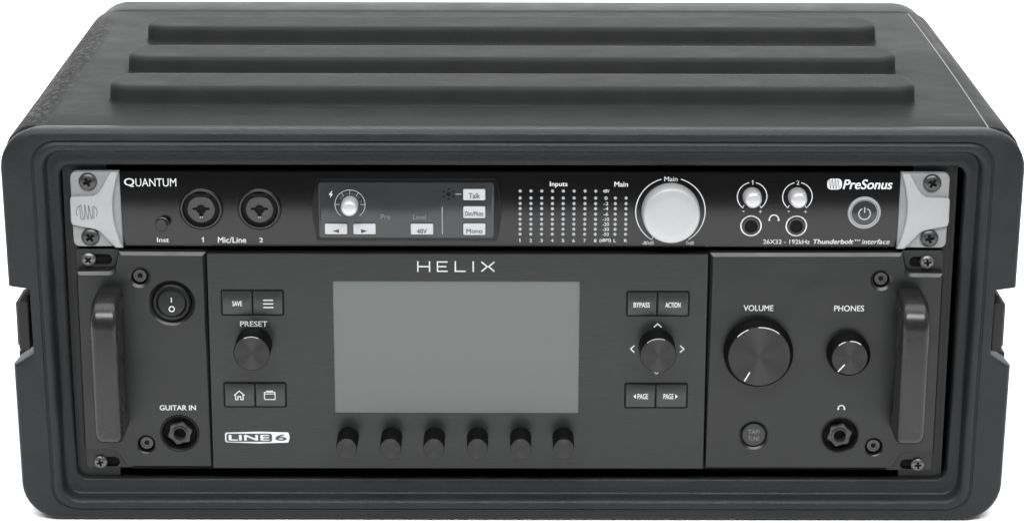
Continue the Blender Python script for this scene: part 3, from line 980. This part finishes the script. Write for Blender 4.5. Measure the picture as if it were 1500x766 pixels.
text('TAP/', 134.9, 141.6, 26.2, 28.8, HF - 0.27, tap, 'ink_dim')
text('TUNE', 135.0, 141.4, 22.2, 24.8, HF - 0.27, tap, 'ink_dim')

# centre module
CF = -8.4
mb = MB(); mb.box(-167.0, 109.2, -5.9, 0.0, 6.4, 130.6); mb.build('inner_frame', 'black', fx)
mb = MB(); mb.plate([(-168.2, 5.2), (109.9, 5.2), (109.7, 132.2), (-167.8, 132.2)], CF, -6.0, 0.35); plate = mb.build('center_panel', 'face_grey', fx)
Yc = CF - 0.01
# screen: recessed pane
c = MB(); c.box(-98.6, 38.9, CF - 2, CF + 1.4, 38.3, 116.6, 0, 0.6); cut(plate, c)
mb = MB(); mb.box(-98.5, 38.8, CF + 0.55, CF + 1.2, 38.4, 116.5, 0.0, 0.5); mb.build('screen', 'screen', fx)
# HELIX wordmark from thin strokes
mb = MB()
def hl(*pts): mb.stroke(list(pts), 0.68, Yc, 0.06)
z0, z1 = 121.9, 128.1
hl((-51.1, z0), (-51.1, z1)); hl((-44.6, z0), (-44.6, z1)); hl((-51.0, 125.0), (-44.7, 125.0))
hl((-34.6, z1 - .4), (-40.2, z1 - .4), (-40.2, z0 + .4), (-34.6, z0 + .4)); hl((-40.1, 125.0), (-35.3, 125.0))
hl((-30.3, z1), (-30.3, z0 + .4), (-24.6, z0 + .4)); hl((-20.4, z0), (-20.4, z1))
hl((-15.9, z1 - .3), (-12.6, 125.0), (-15.9, z0 + .3)); hl((-8.7, z1 - .3), (-11.8, 125.0), (-8.7, z0 + .3))
mb.build('lettering', 'ink', fx)
def key_pair(x0, x1, xm, z0, z1):
    mb = MB(); mb.box(x0, x1, CF - 0.12, CF + 0.4, z0, z1, 0, 1.4)
    f = mb.build('key_frame', 'black', fx)
    out = []
    for a, c in ((x0 + 1.0, xm - 0.5), (xm + 0.5, x1 - 1.0)):
        mb = MB(); mb.box(a, c, CF - 0.75, CF - 0.05, z0 + 1.0, z1 - 1.0, 0.3, 0.5)
        out.append(mb.build('key', 'key', fx))
    return out
YK2 = CF - 0.76
ka, kb = key_pair(-160.9, -125.6, -143.2, 96.2, 111.6)
text('SAVE', -154.4, -149.0, 102.1, 105.0, YK2, ka, bold=0.018)
mb = MB()
for z in (101.3, 103.4, 105.5): mb.stroke([(-137.2, z), (-131.7, z)], 0.6, YK2)
mb.build('menu_icon', 'ink', kb)
ka, kb = key_pair(-161.1, -125.4, -143.2, 41.8, 57.2)
mb = MB()
mb.stroke([(-155.0, 49.2), (-152.1, 52.0), (-149.2, 49.2)], 0.5, YK2)
mb.stroke([(-154.2, 49.6), (-154.2, 46.8), (-152.9, 46.8), (-152.9, 48.6), (-151.3, 48.6), (-151.3, 46.8), (-150.0, 46.8), (-150.0, 49.6)], 0.5, YK2 - 0.003)
mb.build('home_icon', 'ink', ka)
mb = MB()
mb.stroke([(-138.0, 46.9), (-132.0, 46.9), (-132.0, 51.2), (-138.0, 51.2), (-138.0, 46.65)], 0.45, YK2)
mb.stroke([(-137.0, 51.9), (-133.0, 51.9)], 0.5, YK2); mb.stroke([(-137.8, 50.2), (-132.2, 50.2)], 0.4, YK2 - 0.003)
mb.build('preset_icon', 'ink', kb)
ka, kb = key_pair(64.6, 100.1, 82.0, 96.1, 111.2)
text('BYPASS', 68.8, 77.8, 101.6, 104.6, YK2, ka, bold=0.018)
text('ACTION', 86.5, 94.9, 101.6, 104.6, YK2, kb, bold=0.018)
ka, kb = key_pair(64.4, 100.3, 82.1, 41.6, 57.1)
mb = MB(); mb.plate([(69.6, 49.0), (71.0, 47.6), (71.0, 50.4)], YK2 - 0.06, YK2); mb.build('arrow_mark', 'ink', ka)
text('PAGE', 71.9, 77.9, 47.4, 50.6, YK2, ka, bold=0.018)
text('PAGE', 86.5, 92.2, 47.4, 50.6, YK2, kb, bold=0.018)
mb = MB(); mb.plate([(93.2, 47.6), (94.6, 49.0), (93.2, 50.4)], YK2 - 0.06, YK2); mb.build('arrow_mark', 'ink', kb)
text('PRESET', -150.5, -135.3, 89.8, 93.0, Yc, fx, bold=0.012)
turned_knob(fx, 'encoder_knob', (-143.0, CF, 79.4), 15.5, 10.1, 10.0, ((65, 115),))
turned_knob(fx, 'encoder_knob', (82.2, CF, 78.6), 15.5, 10.1, 10.0, ((70, 130),))
mb = MB()
def chev(*p): mb.stroke(list(p), 0.65, Yc, 0.06)
chev((80.4, 89.8), (82.5, 91.8), (84.6, 89.8)); chev((69.7, 79.0), (67.6, 77.0), (69.7, 75.0)); chev((95.3, 79.0), (97.4, 77.0), (95.3, 75.0)); chev((80.4, 64.2), (82.4, 62.2), (84.5, 64.2))
mb.build('direction_marks', 'ink', fx)
for x in (-91.3, -66.7, -42.5, -18.1, 6.2, 30.2):
    turned_knob(fx, 'encoder_knob', (x, CF, 24.1), 17.5, 6.0, 5.75, n=48)
# LINE 6 badge
mb = MB()
o_pl = rounded([(-161.0, 20.9), (-142.0, 20.2), (-125.2, 20.7), (-124.4, 23.8), (-125.0, 26.9), (-142.0, 27.3), (-161.0, 26.7)], [1.4, 0, 1.0, 2, 1.0, 0, 1.4], 4)
mb.plate(o_pl, Yc - 0.06, Yc)
bd = mb.build('logo_badge', 'ink', fx)
mb = MB(); mb.plate(rrect(-160.2, -134.4, 21.2, 26.1, 1.2), Yc - 0.10, Yc - 0.05); mb.build('badge_field', 'ink_dark', bd)
text('LINE', -158.9, -135.9, 22.0, 25.4, Yc - 0.10, bd, bold=0.06)
text('6', -132.5, -126.2, 21.9, 25.6, Yc - 0.06, bd, 'ink_dark', bold=0.05)
